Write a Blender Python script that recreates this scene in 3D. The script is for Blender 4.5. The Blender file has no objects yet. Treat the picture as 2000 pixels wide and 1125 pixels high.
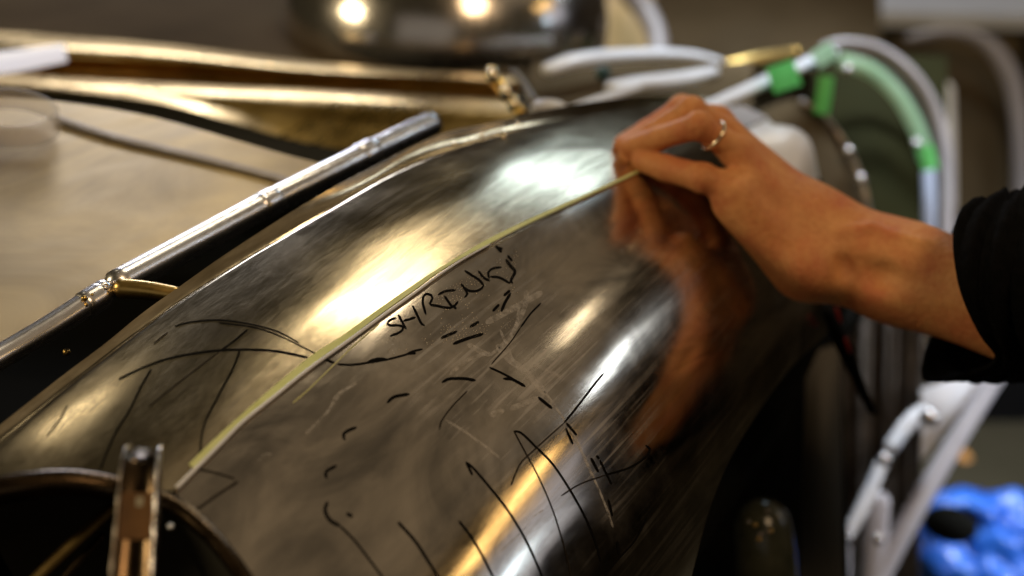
import bpy, math, random
import numpy as np
from mathutils import Matrix, Vector
rng = np.random.default_rng(7)
sc = bpy.context.scene
COL = sc.collection

# ------------------------------------------------------------------ camera
PSI, PHI = math.radians(27.8), math.radians(25.0)
R = np.array([math.cos(PSI), math.sin(PSI), 0.0])
U = np.array([-math.sin(PSI)*math.sin(PHI), math.cos(PSI)*math.sin(PHI), math.cos(PHI)])
F = np.array([-math.sin(PSI)*math.cos(PHI), math.cos(PSI)*math.cos(PHI), -math.sin(PHI)])
EYE = np.array([0.40, -0.85, 1.25])
K = 2000*50/36.0
cam = bpy.data.cameras.new('camera')
cam.lens = 50; cam.sensor_width = 36; cam.clip_start = 0.05; cam.clip_end = 60
cam.dof.use_dof = True; cam.dof.focus_distance = 0.80; cam.dof.aperture_fstop = 3.4
co = bpy.data.objects.new('camera', cam); COL.objects.link(co)
m = Matrix.Identity(4)
for i in range(3):
    m[i][0] = R[i]; m[i][1] = U[i]; m[i][2] = -F[i]; m[i][3] = EYE[i]
co.matrix_world = m
sc.camera = co

# ------------------------------------------------------------------ light
w = bpy.data.worlds.new('World'); sc.world = w; w.use_nodes = True
bg = w.node_tree.nodes['Background']
bg.inputs[0].default_value = (0.026, 0.021, 0.012, 1); bg.inputs[1].default_value = 1.0
sc.view_settings.view_transform = 'Standard'; sc.view_settings.look = 'None'
sc.view_settings.exposure = 0.0; sc.view_settings.gamma = 1.0

def lamp(name, loc, target, sx, sy, power, color, roll=0.0):
    l = bpy.data.lights.new(name, 'AREA'); l.shape = 'RECTANGLE'; l.size = sx; l.size_y = sy
    l.energy = power; l.color = color
    o = bpy.data.objects.new(name, l); COL.objects.link(o)
    o.location = loc
    q = (Vector(target)-Vector(loc)).to_track_quat('-Z', 'Y')
    o.rotation_euler = (q.to_matrix() @ Matrix.Rotation(roll, 3, 'Z')).to_euler()
    return o
def along(p, d, r):
    p = np.array(p); d = np.array(d); d = d/np.linalg.norm(d); return tuple(p+d*r)
WARM = (1.0, 0.85, 0.60); GOLD = (1.0, 0.62, 0.22); COOL = (0.80, 0.90, 1.0); DAY = (0.62, 0.82, 1.0)
FC = (0.0, -0.25, 0.9)
# warm work lamp over the scuttle, window behind, strip lamps to the rear right, soft ceiling bounce
lamp('work_lamp', along((-0.001, -0.255, 0.909), (-.21, .65, .72), 2.3), FC, 0.46, 0.11, 6.2, WARM)
lamp('window_light', along((0.007, -0.03, 0.908), (-.20, .89, .41), 3.2), FC, 0.75, 0.17, 5, DAY)
lamp('left_window', along((-0.15, -0.2, 0.9), (-.62, .73, .28), 3.0), FC, 0.8, 0.3, 17, (.86, .88, 1.0))
lamp('strip_lamp_white', along((0.105, -0.174, 0.855), (.49, .78, .38), 3.0), FC, 0.30, 0.08, 1.5, COOL)
lamp('strip_lamp_warm', along((0.081, -0.164, 0.875), (.33, .79, .52), 3.0), FC, 0.15, 0.08, 0.5, WARM)
lamp('strip_lamp_gold', along((0.112, -0.286, 0.84), (.65, .65, .40), 2.6), FC, 0.30, 0.08, 0.9, GOLD)
lamp('small_lamp_gold', along((0.113, -0.344, 0.831), (.71, .56, .42), 2.6), FC, 0.16, 0.08, 0.5, GOLD)
lamp('cowl_fill', (-.05, 1.15, 2.0), (-.05, 1.0, .8), 0.35, 0.25, 5.5, (.78, .88, 1.0)).data.spread = math.radians(62)  # added fill to brighten the screen frames, source unseen
lamp('hall_lamp_gold', along((-0.07, -0.415, 0.897), (-.58, .36, .73), 2.6), FC, 0.3, 0.05, 0.6, WARM)
lamp('bay_fill', (1.20, 0.90, 0.90), (0.15, 0.95, 0.0), 0.30, 0.14, 4.2, (.84, .90, 1.0)).data.spread = math.radians(70)  # added cool fill for the trestle and bag
lamp('small_lamp_white', along((0.123, -0.325, 0.821), (.76, .60, .25), 2.6), FC, 0.14, 0.07, 0.35, DAY)
lamp('front_fill', (0.6, -3.6, 2.3), (0, 0.3, .8), 3.2, 1.8, 3.0, (1.0, .90, .80))  # added soft fill behind the camera, lifts the dome
lamp('overhead_lamp_warm', (-3.0, -2.0, 2.25), (-.64, .78, .77), 0.7, 0.45, 44, (1.0, .80, .48))
lamp('ceiling_bounce', (1.3, 1.6, 3.4), (1.3, 1.5, 0.0), 4.2, 5.5, 10, (1.0, 0.76, 0.50))
lamp('hand_fill', (1.25, -0.75, 2.65), (0.3, 0.1, 0.9), 0.6, 0.6, 15, (1.0, 0.68, 0.38))  # added warm light shaping the hand, source unseen
lamp('right_fill', (2.6, 1.9, 1.7), (-.1, .3, .85), 1.0, 0.7, 1.3, (.84, .86, 1.0))  # added dim cool fill for the dome's right side

# ------------------------------------------------------------------ helpers
def ray(px, py):
    px = np.asarray(px, float); py = np.asarray(py, float)
    return ((px-1000)/K)[..., None]*R + ((562.5-py)/K)[..., None]*U + F
def V(px, py, d):
    return EYE + ray(px, py)*np.asarray(d, float)[..., None]
def VP(pts):
    a = np.array(pts, float); return V(a[:, 0], a[:, 1], a[:, 2])
def onplane(px, py, p0, n):
    r = ray(px, py); n = np.array(n, float)
    t = np.dot(np.array(p0)-EYE, n)/(r@n); return EYE + r*t[..., None]
def px2m(d): return d/K

def curve(pts, n):
    """Catmull-Rom through pts, resampled to n points by arc length (first two columns)."""
    p = np.array(pts, float)
    if len(p) == 2:
        t = np.linspace(0, 1, n)[:, None]; return p[0]*(1-t)+p[1]*t
    q = np.vstack([2*p[0]-p[1], p, 2*p[-1]-p[-2]]); out = []
    for i in range(1, len(q)-2):
        t = np.linspace(0, 1, 24, endpoint=False)[:, None]
        a, b, c, d = q[i-1], q[i], q[i+1], q[i+2]
        out.append(.5*((2*b)+(-a+c)*t+(2*a-5*b+4*c-d)*t**2+(-a+3*b-3*c+d)*t**3))
    o = np.vstack(out+[p[-1:]])
    k = min(3, o.shape[1])
    s = np.r_[0, np.cumsum(np.linalg.norm(np.diff(o[:, :k], axis=0), axis=1))]
    t = np.linspace(0, s[-1], n)
    return np.stack([np.interp(t, s, o[:, j]) for j in range(o.shape[1])], 1)

def mesh(name, v, f, mat, parent=None, smooth=True, uv=None, **props):
    me = bpy.data.meshes.new(name)
    me.from_pydata([tuple(map(float, x)) for x in v], [], [tuple(map(int, x)) for x in f])
    if smooth: me.polygons.foreach_set('use_smooth', [True]*len(me.polygons))
    if uv is not None:
        l = me.uv_layers.new(name='UVMap'); idx = np.zeros(len(me.loops), int)
        me.loops.foreach_get('vertex_index', idx); l.data.foreach_set('uv', np.asarray(uv)[idx].ravel())
    me.materials.append(mat); me.update()
    o = bpy.data.objects.new(name, me); COL.objects.link(o)
    if parent: o.parent = parent
    for k, x in props.items(): o[k] = x
    return o
def empty(name, loc, label, cat, group=None):
    o = bpy.data.objects.new(name, None); COL.objects.link(o); o.empty_display_size = .05
    o['label'] = label; o['category'] = cat
    if group: o['group'] = group
    return o

def gridfaces(nu, nv, off=0):
    i, j = np.meshgrid(np.arange(nu-1), np.arange(nv-1), indexing='ij'); a = off+i*nv+j
    return np.stack([a, a+nv, a+nv+1, a+1], -1).reshape(-1, 4)
def gnormals(g):
    a = np.gradient(g, axis=0); b = np.gradient(g, axis=1); n = np.cross(a, b)
    n /= np.linalg.norm(n, axis=-1, keepdims=True)+1e-12
    c = EYE - g
    if (n*c).sum() < 0: n = -n
    return n
def sheet(name, g, th, mat, parent=None, **props):
    """a sheet of real thickness over a grid of points (its face is g, its back th behind)"""
    nu, nv = g.shape[:2]; n = gnormals(g); b = g-n*th
    v = np.vstack([g.reshape(-1, 3), b.reshape(-1, 3)]); f = gridfaces(nu, nv); N0 = nu*nv
    fb = f[:, ::-1]+N0
    rim = [i*nv for i in range(nu)]+[(nu-1)*nv+j for j in range(1, nv)]+[i*nv+nv-1 for i in range(nu-2, -1, -1)]+[j for j in range(nv-2, 0, -1)]
    r = np.array(rim); r2 = np.roll(r, -1)
    fr = np.stack([r, r2, r2+N0, r+N0], 1)
    uu, vv = np.meshgrid(np.linspace(0, 1, nu), np.linspace(0, 1, nv), indexing='ij')
    uv = np.stack([uu, vv], -1).reshape(-1, 2); uv = np.vstack([uv, uv])
    # crisp rims: own vertices
    v = np.vstack([v, v[r], v[r+N0]]); uv = np.vstack([uv, uv[r], uv[r]])
    k = len(r); a = 2*N0+np.arange(k); a2 = np.roll(a, -1)
    fr = np.stack([a, a2, a2+k, a+k], 1)
    return mesh(name, v, np.vstack([f, fb, fr]), mat, parent, True, uv, **props)
def patch(name, corners, th, mat, parent=None, n=12, bulge=0.0, **props):
    """quad patch between four points (px,py,d) in order, slightly bulged"""
    c = VP(corners); t = np.linspace(0, 1, n)
    a = c[0]+(c[1]-c[0])*t[:, None]; b = c[3]+(c[2]-c[3])*t[:, None]
    g = a[:, None]*(1-t)[None, :, None]+b[:, None]*t[None, :, None]
    if bulge:
        nn = gnormals(g); s = np.sin(np.pi*t); g = g+nn*bulge*(s[:, None]*s[None, :])[..., None]
    return sheet(name, g, th, mat, parent, **props)
def tubegeo(p, rad, seg=14, flat=1.0, up=None):
    p = np.asarray(p, float); n = len(p); rad = np.broadcast_to(np.asarray(rad, float), (n,))
    t = np.gradient(p, axis=0); t /= np.linalg.norm(t, axis=1, keepdims=True)
    up0 = np.array([0, 0, 1.]) if up is None else np.array(up, float)
    a = np.cross(t, up0); a /= np.linalg.norm(a, axis=1, keepdims=True)+1e-9
    b = np.cross(a, t)
    th = np.linspace(0, 2*np.pi, seg, endpoint=False)
    v = p[:, None]+rad[:, None, None]*(np.cos(th)[None, :, None]*a[:, None]+flat*np.sin(th)[None, :, None]*b[:, None])
    v = v.reshape(-1, 3); f = []
    for i in range(n-1):
        for j in range(seg):
            k = (j+1) % seg; f.append((i*seg+j, i*seg+k, (i+1)*seg+k, (i+1)*seg+j))
    L = len(v); v = np.vstack([v, p[0], p[-1]])
    cap = [(j, L, (j+1) % seg) for j in range(seg)]+[((n-1)*seg+j, (n-1)*seg+(j+1) % seg, L+1) for j in range(seg)]
    return v, f+cap
def tube(name, pts, rpx, mat, parent=None, n=40, seg=14, flat=1.0, up=None, rounded=True, **props):
    """round bar through (px,py,d) points, radius given in picture pixels at the first point's distance"""
    a = np.array(pts, float)
    rp = np.broadcast_to(np.asarray(rpx, float), (len(a),))
    c = curve(np.column_stack([VP(a), rp*px2m(a[:, 2])]), n)
    rad = c[:, 3].copy(); p = c[:, :3]
    if rounded:
        s = np.r_[0, np.cumsum(np.linalg.norm(np.diff(p, axis=0), axis=1))]
        e = np.minimum(s, s[-1]-s); q = np.clip(e/(rad*.6+1e-9), 0, 1); rad = rad*np.sqrt(1-(1-q)**2*.85)
    v, f = tubegeo(p, rad, seg, flat, up)
    return mesh(name, v, f, mat, parent, True, **props)
def ball(name, c, r, mat, parent=None, scale=(1, 1, 1), nu=20, nv=12, fn=None, **props):
    v = []; f = []
    for i in range(nv+1):
        for j in range(nu):
            th = math.pi*i/nv; ph = 2*math.pi*j/nu
            d = np.array([math.sin(th)*math.cos(ph), math.sin(th)*math.sin(ph), math.cos(th)])
            k = fn(d) if fn else 1.0
            v.append(np.array(c)+r*k*d*np.array(scale))
    for i in range(nv):
        for j in range(nu):
            k = (j+1) % nu; f.append((i*nu+j, i*nu+k, (i+1)*nu+k, (i+1)*nu+j))
    return mesh(name, v, f, mat, parent, True, **props)
def boxgeo(c, ax, half, bev=0.0):
    ax = np.array(ax, float); v = []
    for s in ((-1, -1, -1), (1, -1, -1), (1, 1, -1), (-1, 1, -1), (-1, -1, 1), (1, -1, 1), (1, 1, 1), (-1, 1, 1)):
        v.append(np.array(c)+sum(s[k]*half[k]*ax[k] for k in range(3)))
    return v, [(0, 3, 2, 1), (4, 5, 6, 7), (0, 1, 5, 4), (1, 2, 6, 5), (2, 3, 7, 6), (3, 0, 4, 7)]
def bevel(o, wd, seg=2):
    b = o.modifiers.new('bevel', 'BEVEL'); b.width = wd; b.segments = seg; b.limit_method = 'ANGLE'

# ------------------------------------------------------------------ materials
def mat(name, col, rough=.5, metal=0.0, **kw):
    mt = bpy.data.materials.new(name); mt.use_nodes = True
    b = mt.node_tree.nodes['Principled BSDF']
    b.inputs['Base Color'].default_value = (*col, 1); b.inputs['Roughness'].default_value = rough
    b.inputs['Metallic'].default_value = metal
    for k, x in kw.items(): b.inputs[k.replace('_', ' ')].default_value = x
    return mt
def nodes(mt):
    nt = mt.node_tree; return nt, nt.nodes, nt.links, nt.nodes['Principled BSDF']
def noise(nt, scale, detail=5, rough=.55, stretch=(1, 1, 1), rot=(0, 0, 0), dist=0.0):
    tc = nt.nodes.new('ShaderNodeTexCoord'); mp = nt.nodes.new('ShaderNodeMapping')
    mp.inputs['Scale'].default_value = stretch; mp.inputs['Rotation'].default_value = rot
    n = nt.nodes.new('ShaderNodeTexNoise'); n.inputs['Scale'].default_value = scale
    n.inputs['Detail'].default_value = detail; n.inputs['Roughness'].default_value = rough
    n.inputs['Distortion'].default_value = dist
    nt.links.new(tc.outputs['Object'], mp.inputs['Vector']); nt.links.new(mp.outputs['Vector'], n.inputs['Vector'])
    return n.outputs['Fac']
def ramp(nt, fac, stops):
    r = nt.nodes.new('ShaderNodeValToRGB'); e = r.color_ramp.elements
    while len(e) < len(stops): e.new(.5)
    for k, (p, c) in enumerate(stops):
        e[k].position = p; e[k].color = (*c, 1) if len(c) == 3 else c
    nt.links.new(fac, r.inputs['Fac']); return r.outputs['Color']
def mapr(nt, fac, a, b, lo, hi):
    r = nt.nodes.new('ShaderNodeMapRange'); r.inputs[1].default_value = a; r.inputs[2].default_value = b
    r.inputs[3].default_value = lo; r.inputs[4].default_value = hi
    nt.links.new(fac, r.inputs[0]); return r.outputs[0]
def mixc(nt, fac, a, b, mode='MIX'):
    x = nt.nodes.new('ShaderNodeMix'); x.data_type = 'RGBA'; x.blend_type = mode
    if isinstance(fac, float): x.inputs[0].default_value = fac
    else: nt.links.new(fac, x.inputs[0])
    for k, y in ((6, a), (7, b)):
        if isinstance(y, tuple): x.inputs[k].default_value = (*y, 1)
        else: nt.links.new(y, x.inputs[k])
    return x.outputs[2]
def bumpy(nt, fac, strength, dist=.001, prev=None):
    b = nt.nodes.new('ShaderNodeBump'); b.inputs['Strength'].default_value = strength; b.inputs['Distance'].default_value = dist
    nt.links.new(fac, b.inputs['Height'])
    if prev is not None: nt.links.new(prev, b.inputs['Normal'])
    return b.outputs['Normal']
def alloy(name, light, dark, r0, r1, blotch=14, streak=55, aniso=.5, wav=.25, tangent=True, smear=.5, fineness=.5, tight=1.0):
    """worked bare sheet metal: smeary blotches, rubbed streaks along the panel, slightly wavy"""
    mt = mat(name, light, .3, 1.0); nt, N, L, b = nodes(mt)
    big = noise(nt, blotch, 6, .6, (1, .45, 1), (0, 0, .15), 1.2)
    st = noise(nt, streak, 4, .6, (3.0, .16, 3.0), (0, 0, .12))
    fine = noise(nt, streak*6, 3, .6, (3.0, .12, 3.0), (0, 0, .1))
    c = ramp(nt, big, [(.51-.21*tight, dark), (.51, tuple(.5*(a+d) for a, d in zip(light, dark))), (.51+.21*tight, light)])
    c = mixc(nt, smear, c, ramp(nt, st, [(.35, dark), (.65, light)]))
    L.new(c, b.inputs['Base Color'])
    add = nt.nodes.new('ShaderNodeMath'); add.operation = 'ADD'
    L.new(mapr(nt, big, .3, .7, r0, r1), add.inputs[0]); L.new(mapr(nt, fine, .35, .65, -.05*fineness, .07*fineness), add.inputs[1])
    L.new(add.outputs[0], b.inputs['Roughness'])
    n1 = bumpy(nt, noise(nt, 22, 2, .5, (1, .5, 1)), wav, .004)
    n2 = bumpy(nt, fine, .03*fineness, .0006, n1)
    L.new(n2, b.inputs['Normal'])
    b.inputs['Anisotropic'].default_value = aniso
    if tangent and aniso:
        t = nt.nodes.new('ShaderNodeTangent'); t.direction_type = 'UV_MAP'; t.uv_map = 'UVMap'
        L.new(t.outputs[0], b.inputs['Tangent'])
    return mt
def mottled(name, c0, c1, scale, rough, metal=0.0, bump=0.0, stretch=(1, 1, 1), **kw):
    mt = mat(name, c0, rough, metal, **kw); nt, N, L, b = nodes(mt)
    n = noise(nt, scale, 6, .6, stretch)
    L.new(ramp(nt, n, [(.32, c0), (.68, c1)]), b.inputs['Base Color'])
    if bump: L.new(bumpy(nt, n, bump, .004), b.inputs['Normal'])
    return mt

M = {}
M['fender_top'] = alloy('worked aluminium', (.74, .63, .44), (.32, .26, .16), .13, .24, tight=.7, aniso=.4, wav=.05, fineness=.5)
M['fender_side'] = alloy('scuffed aluminium', (.74, .65, .54), (.27, .245, .215), 0.09, .18, tight=.5, smear=.4, blotch=20, streak=16, aniso=.3, wav=.035, fineness=.3)  # blotches also paint in reflections of the workshop
M['hood'] = alloy('sanded hood aluminium', (.60, .45, .22), (.29, .21, .10), .34, .48, blotch=8, streak=14, aniso=0, wav=.2, smear=0.0, fineness=.1)
M['bright'] = alloy('bright tube', (.86, .85, .86), (.70, .68, .70), .22, .30, aniso=0, wav=.06)
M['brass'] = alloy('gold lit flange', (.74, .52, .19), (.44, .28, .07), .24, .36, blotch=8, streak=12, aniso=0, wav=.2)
M['dullbrass'] = alloy('dull brass', (.17, .115, .04), (.09, .055, .018), .34, .46, aniso=0)
M['bronze'] = alloy('brown oiled metal', (.10, .066, .036), (.04, .026, .015), .18, .30, aniso=0)
M['dome'] = alloy('polished dome', (.80, .77, .74), (.62, .56, .50), .16, .22, blotch=6, streak=8, aniso=0, wav=.08)
M['dark'] = mottled('dark panel', (.020, .017, .011), (.035, .030, .020), 8, .55)
M['black'] = mat('black void shade', (.004, .004, .003), .9, Specular_IOR_Level=0.05)  # near-black colour standing in for shade in voids
M['olive'] = mottled('dark olive paint', (.010, .010, .002), (.018, .017, .005), 6, .8, Specular_IOR_Level=.05)
M['brownpanel'] = mottled('brown primer panel', (.060, .043, .022), (.095, .070, .040), 5, .85, Specular_IOR_Level=.03)
M['greymetal'] = alloy('grey brushed door metal', (.34, .31, .28), (.18, .15, .12), .25, .40, aniso=0, wav=.2)
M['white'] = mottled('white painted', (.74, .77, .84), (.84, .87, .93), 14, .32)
M['lilac'] = mottled('pale grey paint', (.24, .22, .22), (.32, .29, .29), 10, .4)
M['ink'] = mat('black marker ink', (.004, .0035, .003), .9, Specular_IOR_Level=0.05)
M['ink_thin'] = mat('thin worn ink', (.02, .016, .012), .9, Specular_IOR_Level=0.05)
M['yellow'] = mottled('yellow green tape', (.60, .68, .24), (.74, .80, .38), 60, .55)
M['yellow_thin'] = mat('thin yellow line', (.42, .40, .14), .4)
M['green'] = mottled('green masking tape', (.09, .52, .11), (.15, .64, .17), 20, .5)
M['litgreen'] = mottled('lit green tape', (.24, .46, .27), (.34, .54, .37), 20, .4)  # green tape made paler to paint in its lit look
M['palelilac'] = mottled('lavender grey paint', (.44, .43, .48), (.54, .53, .58), 10, .35)
M['speck'] = mat('pale weave fleck', (.42, .37, .30), .4, .5)
M['rubber'] = mat('black rubber', (.004, .004, .004), .7, Specular_IOR_Level=.1)
M['red'] = mat('red edging', (.35, .02, .01), .5)
M['fabric'] = mottled('black knit sleeve', (.002, .002, .002), (.004, .0036, .0036), 120, 1.0, 0, .3, Specular_IOR_Level=.05)
M['blue'] = mottled('blue crumpled plastic', (.005, .045, .30), (.025, .14, .56), 14, .34, 0, .6)
M['ring'] = mat('gold ring', (.86, .76, .56), .15, 1.0)
M['concrete'] = mottled('floor concrete', (.030, .026, .015), (.045, .038, .024), 3, .9, Specular_IOR_Level=.05)
M['wall'] = mottled('workshop wall', (.12, .10, .075), (.16, .13, .10), 1.2, .9)
M['addedfloor'] = mottled('added pale floor', (.42, .40, .38), (.52, .50, .47), 5, .7)
def scratchmat():
    mt = bpy.data.materials.new('dry white scuff'); mt.use_nodes = True; nt = mt.node_tree; N = nt.nodes; L = nt.links
    b = N['Principled BSDF']; b.inputs['Base Color'].default_value = (.75, .72, .68, 1); b.inputs['Roughness'].default_value = .6
    t = N.new('ShaderNodeBsdfTransparent'); mx = N.new('ShaderNodeMixShader')
    f = noise(nt, 260, 3, .7, (1, 1, 1)); L.new(mapr(nt, f, .35, .7, 0.0, .24), mx.inputs[0])
    L.new(t.outputs[0], mx.inputs[1]); L.new(b.outputs[0], mx.inputs[2]); L.new(mx.outputs[0], N['Material Output'].inputs[0])
    return mt
M['scratch'] = scratchmat()
def skinmat():
    mt = mat('skin', (.50, .24, .12), .58, Specular_IOR_Level=.28); nt, N, L, b = nodes(mt)
    n = noise(nt, 38, 4, .55); n2 = noise(nt, 240, 4, .6); n3 = noise(nt, 900, 2, .5)
    c = ramp(nt, n, [(.34, (.54, .165, .06)), (.5, (.60, .25, .085)), (.66, (.69, .33, .12))])
    c = mixc(nt, .25, c, ramp(nt, n2, [(.35, (.46, .16, .075)), (.65, (.70, .35, .16))]))
    L.new(c, b.inputs['Base Color'])
    b.inputs['Subsurface Weight'].default_value = .12; b.inputs['Subsurface Radius'].default_value = (.012, .005, .003)
    b.inputs['Subsurface Scale'].default_value = .4
    x = bumpy(nt, n2, .6, .0016); x = bumpy(nt, n3, .25, .0004, x); L.new(x, b.inputs['Normal'])
    return mt
M['skin'] = skinmat()

def scuffed(mt, amount, centre=None, radius=.1, extra=0.0):
    '''a dry rubbed film over the metal: fine crossing scratches and hazy patches'''
    nt, N, L, b = nodes(mt)
    pat = mapr(nt, noise(nt, 9, 4, .6, (1, .7, 1), (0, 0, .4), .8), .46, .66, 0.0, 1.0)
    fac = None
    for rot, sc_ in ((.5, 60), (-.7, 75), (1.3, 55), (.1, 90)):
        n = mapr(nt, noise(nt, sc_, 2, .5, (3.2, .07, 3.2), (0, 0, rot)), .60, .72, 0.0, 1.0)
        if fac is None: fac = n
        else:
            mx = nt.nodes.new('ShaderNodeMath'); mx.operation = 'MAXIMUM'; L.new(fac, mx.inputs[0]); L.new(n, mx.inputs[1]); fac = mx.outputs[0]
    def math_(op, x, y):
        q = nt.nodes.new('ShaderNodeMath'); q.operation = op
        for k, z in ((0, x), (1, y)):
            if isinstance(z, float): q.inputs[k].default_value = z
            else: L.new(z, q.inputs[k])
        return q.outputs[0]
    haze_ = mapr(nt, noise(nt, 28, 6, .7), .40, .75, 0.0, .55)
    m_ = math_('MULTIPLY', math_('MULTIPLY', math_('ADD', fac, haze_), math_('ADD', pat, .25)), amount)
    if centre is not None:
        tc = nt.nodes.new('ShaderNodeTexCoord'); vd = nt.nodes.new('ShaderNodeVectorMath'); vd.operation = 'DISTANCE'
        L.new(tc.outputs['Object'], vd.inputs[0]); vd.inputs[1].default_value = centre
        fall = mapr(nt, math_('ADD', vd.outputs['Value'], mapr(nt, noise(nt, 16, 4), .3, .7, -.03, .03)), 0.0, radius, extra, 0.0)
        m_ = math_('ADD', m_, math_('MULTIPLY', fall, math_('ADD', haze_, math_('MULTIPLY', fac, .7))))
    m_ = math_('MINIMUM', m_, .6)
    dif = nt.nodes.new('ShaderNodeBsdfPrincipled'); dif.inputs['Base Color'].default_value = (.50, .46, .41, 1)
    dif.inputs['Roughness'].default_value = .5; dif.inputs['Metallic'].default_value = .35
    mx = nt.nodes.new('ShaderNodeMixShader'); L.new(m_, mx.inputs[0]); L.new(b.outputs[0], mx.inputs[1]); L.new(dif.outputs[0], mx.inputs[2])
    L.new(mx.outputs[0], N['Material Output'].inputs[0])
scuffed(M['fender_side'], .06, (.085, -.225, .87), .11, .75)
scuffed(M['fender_top'], .10)

# ------------------------------------------------------------------ setting
def slab(name, c, half, m_, **p):
    v, f = boxgeo(c, np.eye(3), half); return mesh(name, v, f, m_, None, False, **p)
slab('floor', (0, 2, -.05), (9, 9, .05), M['concrete'], kind='structure')
slab('wall', (0, 5.6, 1.9), (9, .05, 1.9), M['wall'], kind='structure')

# ------------------------------------------------------------------ fender surface (car axes: x outward, y rearward, z up)
NEXP = 2.3
def fpar(y):
    yr = y+.85
    zt = .925-(yr-.72)**2/3.0-.9*np.clip(.42-yr, 0, None)**2
    return -.10, zt, .27, .25
def ff(p):
    xc, zt, a, b = fpar(p[..., 1])
    return (np.abs((p[..., 0]-xc)/a)**NEXP+np.abs((p[..., 2]-zt+b)/b)**NEXP)**(1/NEXP)-1
def hit1(px, py):
    r = ray(px, py); ds = np.linspace(.4, 1.75, 180)
    v = np.stack([ff(EYE+r*d) for d in ds], -1); neg = v < 0; ok = neg.any(-1)
    i = np.where(ok, neg.argmax(-1), v.argmin(-1)); lo = ds[np.maximum(i-1, 0)]; hi = ds[np.minimum(i+(~ok), len(ds)-1)]
    lo0, hi0 = lo.copy(), hi.copy()
    for _ in range(30):
        mdl = (lo+hi)/2; s = ff(EYE+r*mdl[..., None]) < 0; hi = np.where(s, mdl, hi); lo = np.where(s, lo, mdl)
    a, b = lo0, hi0
    for _ in range(30):
        c = a+(b-a)*.382; e = a+(b-a)*.618
        s = ff(EYE+r*c[..., None]) < ff(EYE+r*e[..., None]); b = np.where(s, e, b); a = np.where(s, a, c)
    d = np.where(ok, hi, (a+b)/2)
    return EYE+r*d[..., None]
def hit(px, py):
    px = np.asarray(px, float); sh = px.shape; px = px.ravel(); py = np.asarray(py, float).ravel()
    return np.vstack([hit1(px[i:i+4000], py[i:i+4000]) for i in range(0, len(px), 4000)]).reshape(*sh, 3)
def fnrm(p):
    e = 1e-4; I = np.eye(3)
    g = np.stack([ff(p+e*I[k])-ff(p-e*I[k]) for k in range(3)], -1); return g/np.linalg.norm(g, axis=-1, keepdims=True)

SEAM = [(340, 962), (427, 878), (473, 831), (601, 728), (671, 677), (742, 624), (813, 573), (856, 542), (906, 508), (959, 478), (1027, 444), (1112, 404), (1250, 339), (1400, 275), (1490, 240)]
FOLD = [(-60, 940), (0, 885), (100, 795), (190, 722), (290, 645), (350, 600), (480, 515), (560, 468), (640, 420), (760, 350), (900, 292), (1000, 262), (1120, 235), (1270, 208), (1390, 207), (1470, 226)]
EDGE = [(-60, 880), (0, 830), (120, 735), (200, 675), (280, 610), (350, 560), (450, 490), (600, 395), (720, 330), (860, 262), (960, 240), (1060, 215), (1180, 195), (1280, 186), (1400, 192), (1470, 216)]
OUTER = [(345, 966), (400, 1015), (445, 1070), (490, 1130), (560, 1290), (900, 1330), (1200, 1330), (1320, 1240), (1350, 1125), (1388, 985), (1440, 870), (1540, 725), (1635, 625), (1655, 500), (1612, 370), (1560, 292), (1492, 243)]

car = empty('car', (0, 0, 0), 'bare aluminium sports car body under construction, fender nearest, with tube frame and open wheel arch', 'car')

nu = 260
sm, fo, ed = curve(SEAM, nu), curve(FOLD, nu), curve(EDGE, nu)
t = np.linspace(0, 1, 90)[None, :, None]
g2 = sm[:, None]*(1-t)+fo[:, None]*t
G = hit(g2[..., 0], g2[..., 1]); nn = fnrm(G); G = G+nn*.0014
# rolled fold and inner flange: a quarter bead that drops to the flange lip
last = G[:, -1]; tdir = G[:, -1]-G[:, -3]; tdir /= np.linalg.norm(tdir, axis=1, keepdims=True)
dl = np.einsum('ij,j->i', last-EYE, F)
edge3 = V(ed[:, 0], ed[:, 1], dl+.035)
rows = []
for s in np.linspace(0, 1, 26)[1:]:
    c1 = last+tdir*.010; c2 = last+tdir*.013+np.array([0, 0, -.022])
    rows.append((1-s)**3*last+3*(1-s)**2*s*c1+3*(1-s)*s*s*c2+s**3*edge3)
G = np.concatenate([G, np.stack(rows, 1)], 1)
# hammered unevenness
def wob(p, a, k, seed):
    r = np.random.default_rng(seed); o = 0
    for _ in range(7):
        d = r.normal(size=3)*k*np.array([1, .5, 1]); o = o+np.sin(p@d+r.uniform(0, 6.3))
    return a*o/3.0
fender_top = sheet('fender_top', G+gnormals(G)*wob(G, .00035, 32, 3)[..., None], .0012, M['fender_top'], car)

nv = 130
ou = curve(OUTER, nu)
# match the outer outline to the seam by eye: knots along both
kn_s = [0, .12, .30, .52, .72, .86, 1]; kn_o = [0, .10, .34, .52, .70, .86, 1]
q = np.interp(np.interp(np.linspace(0, 1, nu), kn_s, kn_o), np.linspace(0, 1, nu), np.arange(nu))
ou = np.stack([np.interp(q, np.arange(nu), ou[:, k]) for k in range(2)], 1)
t = np.linspace(0, 1, nv)[None, :, None]
g2 = sm[:, None]*(1-t)+ou[:, None]*t
# soften the lines between so that neighbours run smoothly
G2 = hit(g2[..., 0], g2[..., 1])
G2 = G2+fnrm(G2)*wob(G2, .0004, 26, 5)[..., None]
fender_side = sheet('fender_side', G2, .0012, M['fender_side'], car)

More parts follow.
